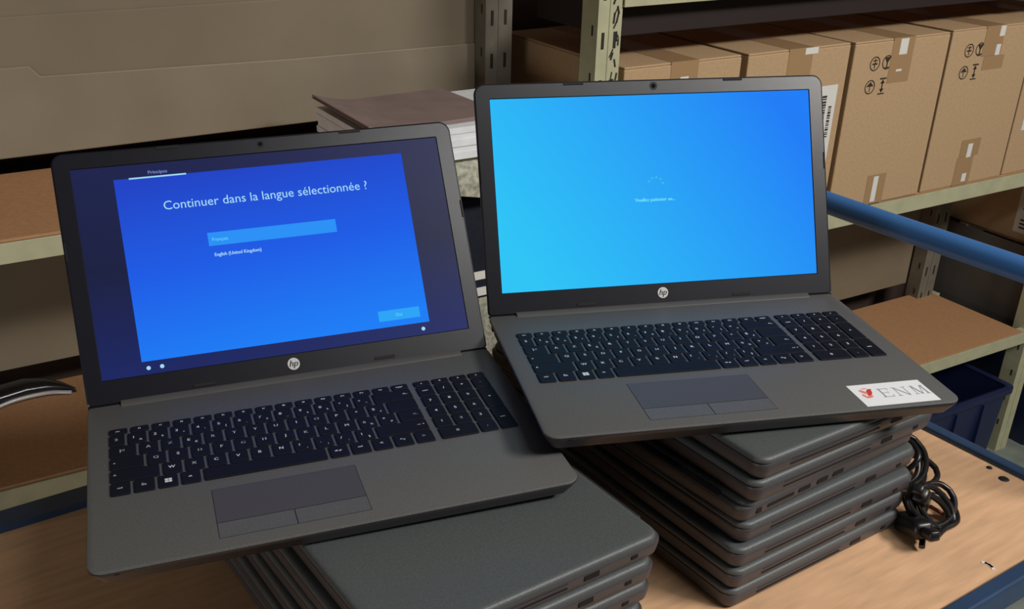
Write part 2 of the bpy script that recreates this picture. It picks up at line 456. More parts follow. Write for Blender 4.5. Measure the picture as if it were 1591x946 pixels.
def carton(name, u, v, z, w, d, h, front, label, rotz=0.0, cat='box', group='shipping cartons on the shelf'):
    o = empty(name, RK(u, v, z), A30 + rotz)
    tag(o, label, cat, group)
    bm = bmesh.new()
    bx(bm, 0, w, 0, d, 0, h - 0.004)
    # two long top flaps with a seam
    bx(bm, 0.0005, w / 2 - 0.0012, 0.0005, d - 0.0005, h - 0.004, h)
    bx(bm, w / 2 + 0.0012, w - 0.0005, 0.0005, d - 0.0005, h - 0.004, h)
    link('carton_body', bm, 'card', o, bevel=0.0022)
    cx = w / 2
    def strip(x0, x1, zz0, zz1, nm='packing_tape', mt='tape', yy=0.0006):
        bm = bmesh.new(); bx(bm, x0, x1, -yy, -0.00005, zz0, zz1); link(nm, bm, mt, o)
    # tape over the top seam
    bm = bmesh.new()
    bx(bm, cx - 0.030, cx + 0.030, -0.0006, d + 0.0006, h, h + 0.0005)
    bx(bm, cx - 0.030, cx + 0.030, -0.0007, -0.00005, h - (0.060 if front != 'C' else 0.085), h)
    link('packing_tape', bm, 'tape', o)
    # bottom tape
    strip(cx - 0.032, cx + 0.022, 0.0, 0.062)
    if front in ('C', 'D'):
        # four handling symbols, printed
        bm = bmesh.new()
        y = -0.0004
        def ring(px, pz, r, t=0.0022):
            n = 20
            for i in range(n):
                a, b = 2 * math.pi * i / n, 2 * math.pi * (i + 1) / n
                q = [(px + math.cos(a) * r, y, pz + math.sin(a) * r), (px + math.cos(b) * r, y, pz + math.sin(b) * r),
                     (px + math.cos(b) * (r - t), y, pz + math.sin(b) * (r - t)), (px + math.cos(a) * (r - t), y, pz + math.sin(a) * (r - t))]
                bm.faces.new([bm.verts.new(c) for c in q])
        def quad(x0, x1, z0, z1): bm.faces.new([bm.verts.new(c) for c in ((x0, y, z0), (x1, y, z0), (x1, y, z1), (x0, y, z1))])
        def tri(a, b, c): bm.faces.new([bm.verts.new((p[0], y, p[1])) for p in (a, b, c)])
        sx = cx - 0.072; sz = h - 0.044; g = 0.034; r = 0.0138
        ring(sx, sz, r); quad(sx - 0.007, sx + 0.007, sz - 0.002, sz + 0.001); quad(sx - 0.0012, sx + 0.0012, sz - 0.009, sz + 0.009); quad(sx - 0.006, sx + 0.006, sz + 0.005, sz + 0.007)
        ring(sx + g, sz, r)                                       # goblet
        tri((sx + g - 0.009, sz + 0.010), (sx + g + 0.009, sz + 0.010), (sx + g, sz - 0.003)); quad(sx + g - 0.0015, sx + g + 0.0015, sz - 0.010, sz); quad(sx + g - 0.006, sx + g + 0.006, sz - 0.011, sz - 0.009)
        z2 = sz - 0.044
        ring(sx - 0.003, z2, r)                                   # umbrella
        tri((sx - 0.013, z2 + 0.001), (sx + 0.007, z2 + 0.001), (sx - 0.003, z2 + 0.010)); quad(sx - 0.004, sx - 0.002, z2 - 0.009, z2 + 0.001)
        gx = sx + g - 0.003                                       # arrows
        quad(gx - 0.009, gx + 0.009, z2 + 0.012, z2 + 0.015); quad(gx - 0.0016, gx + 0.0016, z2 - 0.012, z2 + 0.008)
        tri((gx - 0.006, z2 + 0.004), (gx + 0.006, z2 + 0.004), (gx, z2 + 0.012)); tri((gx - 0.006, z2 - 0.006), (gx, z2 - 0.014), (gx + 0.006, z2 - 0.006)); quad(gx - 0.009, gx + 0.009, z2 - 0.017, z2 - 0.0145)
        link('handling_symbols', bm, 'ink', o)
    if front == 'C':
        strip(cx - 0.010, cx + 0.012, h - 0.032, h - 0.002, 'paper_patch', 'white', 0.0009)
        strip(cx - 0.010, cx + 0.006, h - 0.064, h - 0.060, 'paper_patch', 'white', 0.0009)
        strip(cx - 0.014, cx + 0.000, 0.004, 0.058, 'paper_patch', 'white', 0.0009)
    if front == 'D':
        strip(cx + 0.014, cx + 0.030, h - 0.022, h - 0.001, 'paper_patch', 'white', 0.0009)
        strip(cx + 0.012, cx + 0.026, h - 0.060, h - 0.038, 'paper_patch', 'white', 0.0009)
        bm = bmesh.new(); bx(bm, cx - 0.02, cx + 0.045, -0.0006, -0.00005, h - 0.088, h - 0.0605); link('packing_tape', bm, 'tape', o)
        strip(cx - 0.028, cx + 0.034, 0.0625, 0.100)
        strip(cx - 0.005, cx + 0.010, 0.060, 0.090, 'paper_patch', 'white', 0.0009)
        strip(cx - 0.004, cx + 0.010, 0.006, 0.024, 'paper_patch', 'white', 0.0009)
    if front == 'A':
        strip(cx - 0.008, cx + 0.010, h - 0.040, h - 0.026, 'paper_patch', 'white', 0.0009)
    if front == 'B':
        strip(cx + 0.010, cx + 0.042, h - 0.012, h - 0.0005, 'paper_patch', 'white', 0.0009)
    if front in ('B', 'E'):
        x0, x1 = (w - 0.095, w - 0.018) if front == 'B' else (0.030, 0.115)
        zz0, zz1 = h - 0.235, h - 0.075
        bm = bmesh.new()
        bx(bm, x0, x1, -0.0008, -0.00005, zz0, zz1)
        label_bars(bm, x0 + 0.040, x0 + 0.052, zz0 + 0.05, zz1 - 0.018, -0.0008)
        label_bars(bm, x0 + 0.016, x0 + 0.028, zz0 + 0.03, zz1 - 0.030, -0.0008)
        label_bars(bm, x0 + 0.060, x0 + 0.068, zz0 + 0.06, zz1 - 0.040, -0.0008)
        link('shipping_label', bm, ['white', 'ink'], o)
    return o
BZ = 0.818
carton('cardboard_box', 1.066, 1.402, BZ, 0.256, 0.385, 0.333, 'A', 'brown cardboard box right beside the front shelf post, leftmost of the row')
carton('cardboard_box', 1.336, 1.400, BZ, 0.254, 0.385, 0.333, 'B', 'brown cardboard box with white barcode label partly behind the right laptop screen')
carton('cardboard_box', 1.598, 1.396, BZ, 0.266, 0.385, 0.333, 'C', 'brown box with four symbols and a broad white patch at its top edge')
carton('cardboard_box', 1.874, 1.398, BZ, 0.264, 0.385, 0.335, 'D', 'brown box with four symbols and two white patches on its upper tape')
carton('cardboard_box', 2.146, 1.400, BZ, 0.240, 0.385, 0.333, 'E', 'brown cardboard box cut by the right frame edge with a white label')

# carton in the next bay, seen through the open rack end
o = empty('cardboard_box', RK(2.474, 1.41, 0.5642), A30)
tag(o, 'shadowed brown box behind the blue rail with pale label on its side', 'box')
bm = bmesh.new(); bx(bm, 0, 0.40, 0, 0.33, 0, 0.24); link('carton_body', bm, 'card', o, bevel=0.002)
bm = bmesh.new(); bx(bm, -0.0008, 0, 0.04, 0.135, 0.02, 0.14)
for zz in (0.032, 0.042, 0.052, 0.082, 0.090, 0.098, 0.118):
    bx(bm, -0.0012, -0.0008, 0.055, 0.12, zz, zz + 0.004, 1)
link('shipping_label', bm, ['white', 'ink'], o)

# ------------------------------------------------------------------ navy plastic crates below the right bay
def crate(u, v, z, w, d, h, label):
    o = empty('plastic_crate', RK(u, v, z), A30)
    tag(o, label, 'crate', 'navy crates under the shelving')
    bm = bmesh.new()
    t = 0.004
    outer = slab(bm, 0, w, 0, d, 0.02, [(0.02, 0), (0.018, 0.004), (0.006, h - 0.02), (0.006, h)], cap1=False)
    inner = slab(bm, 0, w, 0, d, 0.02, [(0.02 + t, 0.006), (0.006 + t, h)], cap1=False)
    a, b = outer[-1], inner[-1]
    for i in range(len(a)):
        j = (i + 1) % len(a); bm.faces.new((a[i], a[j], b[j], b[i]))
    for k in range(1, 7):
        x = w * k / 7; bx(bm, x - 0.002, x + 0.002, 0.001, 0.012, 0.02, h - 0.03)
    auto_smooth(link('crate_body', bm, 'navy_bin', o))
    bm = bmesh.new()
    A = slab(bm, 0, w, 0, d, 0.02, [(0.006, h - 0.016), (-0.006, h - 0.014), (-0.006, h), (0.004, h + 0.003), (0.012, h)], cap0=False, cap1=False)
    auto_smooth(link('crate_rim', bm, 'navy_bin', o))
    return o
crate(1.60, 1.325, 0.0, 0.70, 0.30, 0.27, 'navy plastic crate under the bare brown shelf, left of the post')
crate(2.50, 1.36, 0.0, 0.60, 0.30, 0.36, 'navy plastic crate at the right frame edge behind the cream post')

# ------------------------------------------------------------------ things on the left shelves
# folded grey felt hanging over the shelf edge
bm = bmesh.new()
n = 14; u_a, u_b = 0.60, 0.96
rows = []
for i in range(n + 1):
    t = i / n; u = u_a + (u_b - u_a) * t
    drop = 0.979 if u > 0.775 else 0.979 + 0.03 * ((0.775 - u) / 0.175) ** 0.8
    if u > 0.86: drop += 0.02 * (u - 0.86) / 0.1
    rows.append([Vector((u, 1.60, 1.0235)), Vector((u, 1.40, 1.0235)), Vector((u, 1.388, 1.019)), Vector((u, 1.3845, 1.005)), Vector((u, 1.3855, drop))])
vtop = [[bm.verts.new(RK(p.x, p.y, p.z + (0.02 if k < 2 else 0.0)) - (RK(0, 0.006 if k >= 2 else 0, 0))) for k, p in enumerate(r)] for r in rows]
vbot = [[bm.verts.new(RK(p.x, p.y, p.z)) for p in r] for r in rows]
for i in range(n):
    for k in range(4):
        bm.faces.new((vtop[i][k], vtop[i + 1][k], vtop[i + 1][k + 1], vtop[i][k + 1]))
        bm.faces.new((vbot[i][k], vbot[i][k + 1], vbot[i + 1][k + 1], vbot[i + 1][k]))
    bm.faces.new((vtop[i][0], vbot[i][0], vbot[i + 1][0], vtop[i + 1][0]))
    bm.faces.new((vtop[i][4], vtop[i + 1][4], vbot[i + 1][4], vbot[i][4]))
for i in (0, n):
    for k in range(4):
        bm.faces.new((vtop[i][k], vtop[i][k + 1], vbot[i][k + 1], vbot[i][k]))
felt = link('felt_sheet', bm, 'felt')
tag(felt, 'speckled grey felt under the white papers, hanging over the shelf edge', 'felt')

def ream(name, u, v, z, w, d, h, rot, mt, label, curl=0.0, parts=10):
    o = empty(name, RK(u, v, z), A30 + math.radians(rot))
    tag(o, label, 'papers', 'papers on the left shelf')
    bm = bmesh.new(); rnd = random.Random(int(u * 1000))
    k = max(1, parts)
    for i in range(k):
        a, b = rnd.uniform(-0.002, 0.002), rnd.uniform(-0.002, 0.002)
        z0 = h * i / k; z1 = h * (i + 1) / k - 0.0003
        nx = 12
        top = []; bot = []
        for s in range(nx + 1):
            t = s / nx; x = w * t + a
            c = curl * max(0, (0.35 - t) / 0.35) ** 2
            top.append([bm.verts.new((x, y + b, z1 + c * (0.5 + 0.5 * y / d))) for y in (0, d / 2, d)])
            bot.append([bm.verts.new((x, y + b, z0 + c * (0.5 + 0.5 * y / d))) for y in (0, d / 2, d)])
        for s in range(nx):
            for q in range(2):
                bm.faces.new((top[s][q], top[s + 1][q], top[s + 1][q + 1], top[s][q + 1]))
                bm.faces.new((bot[s][q], bot[s][q + 1], bot[s + 1][q + 1], bot[s + 1][q]))
            bm.faces.new((top[s][0], bot[s][0], bot[s + 1][0], top[s + 1][0]))
            bm.faces.new((top[s][2], top[s + 1][2], bot[s + 1][2], bot[s][2]))
        for s in (0, nx):
            for q in range(2):
                bm.faces.new((top[s][q], top[s][q + 1], bot[s][q + 1], bot[s][q]))
    link('sheets', bm, mt, o)
    return o
ream('paper_stack', 0.600, 1.384, 1.0440, 0.33, 0.22, 0.050, 0.0, 'paper', 'thick stack of white papers on the speckled felt between the two screens', parts=5)
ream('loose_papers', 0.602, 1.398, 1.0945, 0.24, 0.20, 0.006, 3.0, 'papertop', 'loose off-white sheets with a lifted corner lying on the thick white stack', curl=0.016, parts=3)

# navy bag with white stripes standing on the shelf below
bag = empty('fabric_bag', RK(0.70, 1.415, 0.661), A30)
tag(bag, 'dark navy fabric bag with white stripes showing between the two laptop screens', 'bag')
bm = bmesh.new()
slab(bm, 0, 0.25, 0, 0.18, 0.04, [(0.012, 0), (0.002, 0.012), (0, 0.06), (0.001, 0.125)], mi=0)
auto_smooth(link('bag_bottom', bm, 'felt', bag))
bm = bmesh.new()
slab(bm, 0, 0.25, 0, 0.18, 0.04, [(0.001, 0.1255), (-0.001, 0.2), (0.006, 0.27), (0.02, 0.295), (0.05, 0.305)], mi=0)
auto_smooth(link('bag_body', bm, 'navy_cloth', bag))
for z0, z1 in ((0.130, 0.145), (0.160, 0.175)):
    bm = bmesh.new()
    slab(bm, 0, 0.25, 0, 0.18, 0.04, [(-0.0008, z0), (-0.003, z0 + 0.001), (-0.003, z1 - 0.001), (-0.0008, z1)])
    auto_smooth(link('white_stripe', bm, 'white', bag))

# shiny metal hand tool on the lower left shelf
tool = empty('hand_tool', RK(0.0, 1.66, 0.661), A30)
tag(tool, 'shiny dark metal hand tool with a curved tapering tip on the left shelf', 'tool')
def loft(bm, secs, n=14, mi=0):
    rings = []
    for c, ry, rz in secs:
        rings.append([bm.verts.new((c[0], c[1] + ry * math.cos(2 * math.pi * k / n), c[2] + rz * math.sin(2 * math.pi * k / n))) for k in range(n)])
    for a, b in zip(rings, rings[1:]):
        for k in range(n):
            bm.faces.new((a[k], a[(k + 1) % n], b[(k + 1) % n], b[k])).material_index = mi
    bm.faces.new(rings[0][::-1]).material_index = mi; bm.faces.new(rings[-1]).material_index = mi
bm = bmesh.new()
loft(bm, [((-0.14, -0.035, 0.010), 0.020, 0.010), ((-0.06, -0.022, 0.011), 0.024, 0.011), ((0.0, -0.008, 0.012), 0.025, 0.012), ((0.05, 0.006, 0.013), 0.025, 0.013),
          ((0.09, 0.010, 0.014), 0.023, 0.0135), ((0.12, 0.006, 0.012), 0.018, 0.0115), ((0.145, -0.004, 0.008), 0.011, 0.0075), ((0.163, -0.018, 0.004), 0.004, 0.0035)])
auto_smooth(link('tool_handle', bm, 'chrome', tool), 80)
bm = bmesh.new()
tube(bm, spline([(-0.14, -0.058, 0.006), (-0.05, -0.046, 0.006), (0.02, -0.032, 0.006), (0.07, -0.015, 0.007), (0.12, -0.012, 0.006), (0.155, -0.024, 0.004)], 5), 0.0035, 8)
auto_smooth(link('tool_lever', bm, 'logo', tool), 80)

# ------------------------------------------------------------------ trolley
TZ = 0.875
cart = empty('trolley', CT(0.52, 0.68, 0), A34)
tag(cart, 'blue steel trolley with a beech laminate top carrying the laptop piles', 'trolley')
CU, CV = 0.52, 0.68
U0, U1, V0, V1 = -0.06, 1.020, 0.375, 0.955
def cb(bm, u0, u1, v0, v1, z0, z1, mi=0): bx(bm, u0 - CU, u1 - CU, v0 - CV, v1 - CV, z0, z1, mi)
bm = bmesh.new(); cb(bm, U0, U1, V0, V1, TZ - 0.018, TZ); link('table_top', bm, 'wood', cart)
RW = 0.016
for (a, b, c, d) in ((U0 - RW, U1 + RW, V0 - 0.017, V0), (U0 - RW, U1 + RW, V1, V1 + 0.034), (U0 - RW, U0, V0, V1), (U1, U1 + RW, V0, V1)):
    bm = bmesh.new(); cb(bm, a, b, c, d, TZ - 0.024, TZ + 0.006); link('rim_rail', bm, 'blue', cart, bevel=0.003)
bm = bmesh.new(); cb(bm, U0, U1, V0, V1, 0.20, 0.218); link('lower_shelf', bm, 'wood', cart)
for uu_, vv_ in ((U0 + 0.012, V0 + 0.012), (U1 - 0.012, V0 + 0.012), (U0 + 0.012, V1 - 0.012), (U1 - 0.012, V1 - 0.012)):
    bm = bmesh.new(); cyl(bm, (uu_ - CU, vv_ - CV, 0.125), 0.0155, TZ - 0.0185 - 0.125, 20); auto_smooth(link('leg', bm, 'blue_tube', cart))
    ca = bmesh.new()
    cyl(ca, (uu_ - CU, vv_ - CV - 0.012, 0.0625), 0.0625, 0.024, 28, 'y', 0)
    bx(ca, uu_ - CU - 0.02, uu_ - CU + 0.02, vv_ - CV - 0.018, vv_ - CV - 0.0145, 0.05, 0.13, 1)
    bx(ca, uu_ - CU - 0.02, uu_ - CU + 0.02, vv_ - CV + 0.0145, vv_ - CV + 0.018, 0.05, 0.13, 1)
    bx(ca, uu_ - CU - 0.025, uu_ - CU + 0.025, vv_ - CV - 0.02, vv_ - CV + 0.02, 0.127, 0.131, 1)
    link('caster', ca, ['rubber', 'port_metal'], cart)
# push handle: bent tube above the right end
bm = bmesh.new()
hu, hz = 1.052 - CU, 1.5 - 0.412
pts = [(hu - 0.01, V1 + 0.005 - CV, TZ - 0.02), (hu, V1 + 0.005 - CV, TZ + 0.02), (hu, V1 + 0.005 - CV, hz - 0.07), (hu, V1 - 0.002 - CV, hz - 0.025), (hu, V1 - 0.02 - CV, hz - 0.006), (hu, V1 - 0.05 - CV, hz),
       (hu, 0.70 - CV, hz), (hu, V0 + 0.05 - CV, hz), (hu, V0 + 0.02 - CV, hz - 0.006), (hu, V0 + 0.002 - CV, hz - 0.025), (hu, V0 - 0.005 - CV, hz - 0.07), (hu, V0 - 0.005 - CV, TZ + 0.02), (hu - 0.01, V0 - 0.005 - CV, TZ - 0.02)]
tube(bm, spline(pts, 4), 0.0135, 20)
auto_smooth(link('push_handle', bm, 'blue_tube', cart), 60)
for uu_, vv_, r in ((1.011, 0.494, 0.0035), (1.004, 0.472, 0.0058)):
    bm = bmesh.new(); cyl(bm, (uu_ - CU, vv_ - CV, TZ), r, 0.0012, 16, r2=r * 0.7); link('screw_head', bm, 'groove', cart)
bm = bmesh.new()
for i in range(4):
    a = -0.6 + i * 0.36
    bx(bm, -0.003, 0.003, -0.0016, 0.0016, 0, 0.0006, 0, Matrix.Translation((0.847 - CU + 0.006 * math.cos(a), 0.384 + 0.008 - CV + 0.008 * math.sin(a), TZ)) @ Matrix.Rotation(a + 1.57, 4, 'Z'))
link('scuff_mark', bm, 'white', cart)

# ------------------------------------------------------------------ laptops
mm = 0.001
LW, LD = 376 * mm, 246 * mm
BASE_H = 17.5 * mm
def closed_profile(zt=0.0):
    return [(6 * mm, -15.8 * mm + zt), (3.6 * mm, -15.3 * mm + zt), (1.6 * mm, -12.5 * mm + zt), (0.5 * mm, -7 * mm + zt), (0, -3.2 * mm + zt), (0, -1.4 * mm + zt), (0.4 * mm, -0.5 * mm + zt), (1.3 * mm, 0 + zt)]
def base_profile(zt=0.0):
    return [(9 * mm, -15.8 * mm + zt), (7.5 * mm, -15.2 * mm + zt), (4.5 * mm, -10.5 * mm + zt), (1.2 * mm, -5.4 * mm + zt), (0, -3.2 * mm + zt), (0, -1.4 * mm + zt), (0.4 * mm, -0.5 * mm + zt), (1.3 * mm, 0 + zt)]

def side_ports(parent, zt=0.0, xi=1.2):
    """ports, drive slot and vents as parts on the two short sides, under parent"""
    def item(nm, x, y0, y1, z0, z1, mt):
        bm = bmesh.new()
        xo = 0.0006
        if x > 0: bx(bm, LW - 7 * mm, LW - xi * mm + xo, y0 * mm, y1 * mm, z0 * mm + zt, z1 * mm + zt)
        else: bx(bm, xi * mm - xo, 7 * mm, y0 * mm, y1 * mm, z0 * mm + zt, z1 * mm + zt)
        return link(nm, bm, mt, parent)
    item('optical_drive', 1, 36, 150, -8.4, -7.9, 'port')
    item('optical_drive', 1, 36, 150, -3.6, -3.2, 'groove')
    item('usb_port', 1, 166, 180, -8.6, -3.6, 'port')
    item('lock_slot', 1, 212, 218, -8.0, -4.4, 'port')
    item('power_port', -1, 222, 228, -9, -3.6, 'port')
    item('vent', -1, 180, 214, -7.6, -4.4, 'port')
    item('hdmi_port', -1, 158, 173, -8.2, -3.8, 'port')
    item('usb_port', -1, 134, 148, -8.6, -3.6, 'port')
    item('usb_port', -1, 112, 126, -8.6, -3.6, 'port')

def make_closed():
    t = empty('closed_laptop')
    zt = BASE_H                        # deck height above the feet
    bm = bmesh.new()
    slab(bm, 0, LW, 0, LD, 12 * mm, closed_profile(zt), n=7)
    auto_smooth(link('base', bm, 'side', t), 30)
    bm = bmesh.new()
    slab(bm, 0, LW, 0, LD - 4 * mm, 12 * mm, [(1.0 * mm, zt + 0.5 * mm), (0.2 * mm, zt + 0.9 * mm), (0, zt + 1.8 * mm), (0.2 * mm, zt + 3.6 * mm), (1.2 * mm, zt + 5.2 * mm), (2.6 * mm, zt + 6.0 * mm), (5 * mm, zt + 6.3 * mm)], n=7)
    lid = auto_smooth(link('lid', bm, 'lid_top', t), 40)
    bm = bmesh.new(); cyl(bm, (30 * mm, LD - 3.2 * mm, zt + 0.2 * mm), 3.6 * mm, 316 * mm, 16, 'x'); auto_smooth(link('hinge', bm, 'edge', t))
    bm = bmesh.new()
    cyl(bm, (LW / 2, LD * 0.5, zt + 6.25 * mm), 11 * mm, 0.12 * mm, 32, mi=0)
    add_text(bm, 'hp', LW / 2, LD * 0.5 - 4.0 * mm, zt + 6.45 * mm, size=17 * mm, mi=1, align='c', shear=0.28)
    link('lid_logo', bm, ['logo_dark', 'logo_ink'], lid)
    for x in (40, 336):
        for y in (22, 222):
            bm = bmesh.new(); slab(bm, (x - 14) * mm, (x + 14) * mm, (y - 4) * mm, (y + 4) * mm, 3.5 * mm, [(0.5 * mm, 0.0), (0, 0.4 * mm), (0, 1.9 * mm)], n=3); link('rubber_foot', bm, 'rubber', t)
    side_ports(t, zt, 0.35)
    return t
closed0 = make_closed()
CLOSED_H = 23.8 * mm
def copy_thing(root):
    c = root.copy(); COL.objects.link(c)
    for ch in list(root.children):
        d = ch.copy(); COL.objects.link(d); d.parent = c
        for g in list(ch.children):
            e = g.copy(); COL.objects.link(e); e.parent = d
    return c
used = [False]
def place_closed(corner_u, corner_v, z, label, group, rot=0.0, flip=False, zs=1.0):
    """corner = near corner (small v, large... ) in trolley axes; short side faces the viewer's right"""
    o = copy_thing(closed0) if used[0] else closed0
    used[0] = True
    a = A34 - math.pi / 2 + math.radians(rot)          # local x -> -v, local y -> +u
    if flip: a += math.pi
    c = CT(corner_u + LD / 2, corner_v + LW / 2, z)    # centre of footprint
    off = Matrix.Rotation(a, 3, 'Z') @ Vector((LW / 2, LD / 2, 0))
    o.location = c - off
    o.rotation_euler = (0, 0, a)
    o.scale = (1, 1, zs)
    tag(o, label, 'laptop', group)
    return o
# right pile, bottom to top: near corners (u,v)
GR, GL = 'closed laptops piled under the right open laptop', 'closed laptops piled under the left open laptop'
ordinal_r = ['closed laptop resting on the wood, lowest in the right pile', 'closed laptop second from the bottom of the right pile', 'closed laptop third from the bottom of the right pile, beside the cables',
             'closed laptop in the exact middle of the right pile', 'closed laptop in the right pile showing three dark ports, third from the top', 'closed laptop second from the top of the right pile',
             'closed grey laptop topmost of the right pile, a triangle of lid showing']
RP = [(0.588, 0.478, 0.0, False), (0.586, 0.476, 0.4, False), (0.588, 0.474, -0.5, False), (0.590, 0.478, 0.5, False), (0.582, 0.480, 1.5, True), (0.590, 0.470, 0.0, False), (0.594, 0.466, -1.0, False)]
RH = 23.8 * mm
for i, (u, v, r, fl) in enumerate(RP):
    place_closed(u, v, TZ + 0.0002 + i * (RH + 0.0001), ordinal_r[i], GR, r, fl)
ordinal_l = ['closed laptop resting on the wood, lowest in the left pile', 'closed laptop second from the bottom of the left pile', 'closed laptop third from the bottom of the left pile',
             'closed laptop third from the top of the left pile', 'closed laptop second from the top of the left pile', 'closed grey laptop topmost of the left pile with its lid widely visible']
LP = [(0.236, 0.470, 0.6, False), (0.232, 0.466, 0.2, False), (0.234, 0.470, -0.4, False), (0.236, 0.468, 0.5, False), (0.236, 0.466, 0.0, False), (0.240, 0.466, 0.0, False)]
for i, (u, v, r, fl) in enumerate(LP):
    place_closed(u, v, TZ + 0.0002 + i * RH * 0.985, ordinal_l[i], GL, r, fl, 0.983)

# ---- keyboard layout (millimetres on the deck)
KX0, KX1, KY0, KY1 = 16.6, 357.0, 91.5, 194.0
NX0 = 286.0
def key_list():
    ks = []
    p = 266.0 / 15
    rows = {0: (184.2, 194.0), 1: (165.6, 184.0), 2: (147.1, 165.5), 3: (128.5, 147.0), 4: (110.0, 128.4), 5: (91.5, 109.9)}
    def row(r, items, x0=KX0, pitch=p):
        x = x0
        for w, main, sub in items:
            ks.append((x, x + w * pitch, rows[r][0], rows[r][1], main, sub)); x += w * pitch
    row(0, [(1, 'esc', '')] + [(1, 'f%d' % i, '') for i in range(1, 13)] + [(1, 'ins', ''), (1, 'suppr', '')])
    row(1, [(0.85, '2', '')] + [(1, a, b) for a, b in zip('1234567890', ['&', '\u00e9', '"', "'", '(', '-', '\u00e8', '_', '\u00e7', '\u00e0'])] + [(1, '\u00b0', ')'), (1, '+', '='), (2.15, '<-', '')])
    row(2, [(1.35, '|<', '')] + [(1, c, '\u20ac' if c == 'E' else '') for c in 'AZERTYUIOP'] + [(1, '^', ''), (1, '$', '\u00a3'), (1.65, '', '')])
    row(3, [(1.65, '\u2022', '')] + [(1, c, '') for c in 'QSDFGHJKLM'] + [(1, '\u00f9', '%'), (1, '*', '\u00b5'), (1.35, '<-', '')])
    row(4, [(2.3, '^', '')] + [(1, a, '') for a in 'WXCVBN'] + [(1, '?', ','), (1, '.', ';'), (1, '/', ':'), (1, '!', '\u00a7'), (2.7, '<>  ^', '')])
    row(5, [(1, 'ctrl', ''), (1.05, 'fn', ''), (1.0, 'WIN', ''), (1.0, 'alt', ''), (5.75, '', ''), (1.04, 'alt gr', ''), (1.04, 'ctrl', ''), (1.04, '<', ''), (1.04, '^v', ''), (1.04, '>', '')])
    q = (KX1 - NX0) / 4
    for i, t in enumerate(('\u00ab', '\u2191', '\u2193', '\u00bb')): ks.append((NX0 + i * q, NX0 + (i + 1) * q, 184.2, 194.0, t, ''))
    for i, t in enumerate(('num', '/', '*', '-')): ks.append((NX0 + i * q, NX0 + (i + 1) * q, 165.6, 184.0, t, ''))
    for i, t in enumerate('789'): ks.append((NX0 + i * q, NX0 + (i + 1) * q, 147.1, 165.5, t, ''))
    for i, t in enumerate('456'): ks.append((NX0 + i * q, NX0 + (i + 1) * q, 128.5, 147.0, t, ''))
    for i, t in enumerate('123'): ks.append((NX0 + i * q, NX0 + (i + 1) * q, 110.0, 128.4, t, ''))
    ks.append((NX0 + 3 * q, KX1, 128.5, 165.5, '+', ''))
    ks.append((NX0 + 3 * q, KX1, 91.5, 128.4, 'entr', ''))
    ks.append((NX0, NX0 + 2 * q, 91.5, 109.9, '0', ''))
    ks.append((NX0 + 2 * q, NX0 + 3 * q, 91.5, 109.9, '.', ''))
    return ks
key_meshes = []
def build_key_meshes():
    for x0, x1, y0, y1, main, sub in key_list():
        bm = bmesh.new()
        X0, X1, Y0, Y1 = (x0 + 1.35) * mm, (x1 - 1.35) * mm, (y0 + 0.6) * mm, (y1 - 0.6) * mm
        cx, cy = (X0 + X1) / 2, (Y0 + Y1) / 2
        X0 -= cx; X1 -= cx; Y0 -= cy; Y1 -= cy
        slab(bm, X0, X1, Y0, Y1, 1.4 * mm, [(0, 0.0), (0, 0.9 * mm), (0.25 * mm, 1.25 * mm), (0.7 * mm, 1.35 * mm)], n=2)
        z = 1.39 * mm
        if main == 'WIN':
            for i in (0, 1):
                for j in (0, 1):
                    a, b = (-2.6 + i * 2.9) * mm, (-2.6 + j * 2.9) * mm
                    bm.faces.new([bm.verts.new(c) for c in ((a, b, z), (a + 2.6 * mm, b, z), (a + 2.6 * mm, b + 2.6 * mm, z), (a, b + 2.6 * mm, z))]).material_index = 1
        elif main:
            tall = (Y1 - Y0) < 12 * mm
            if len(main) > 2: sz = 2.9 * mm
            elif tall: sz = 3.2 * mm
            else: sz = 5.2 * mm
            wide = (X1 - X0) > 22 * mm
            tx = X0 + 3.5 * mm if wide and main in ('|<', '\u2022', '^') else (-0.5 * mm if not sub else X0 + 4.6 * mm)
            if main in ('<-', '<>  ^'): tx = X1 - 6 * mm
            add_text(bm, main, tx, (-sz * 0.35) + (0.8 * mm if not tall else 0), z, size=sz, mi=1, align='c', bold=0.12 * mm)
            if sub: add_text(bm, sub, X1 - 4.6 * mm, Y0 + 3.4 * mm, z, size=3.8 * mm, mi=1, align='c', bold=0.1 * mm)
        me = bpy.data.meshes.new('key')
        bmesh.ops.recalc_face_normals(bm, faces=[f for f in bm.faces if f.material_index == 0])
        for f in bm.faces:
            if f.material_index == 1 and f.normal.z < 0: f.normal_flip()
        bm.to_mesh(me); bm.free()
        me.materials.append(M['key']); me.materials.append(M['legend'])
        key_meshes.append((me, cx, cy))
build_key_meshes()

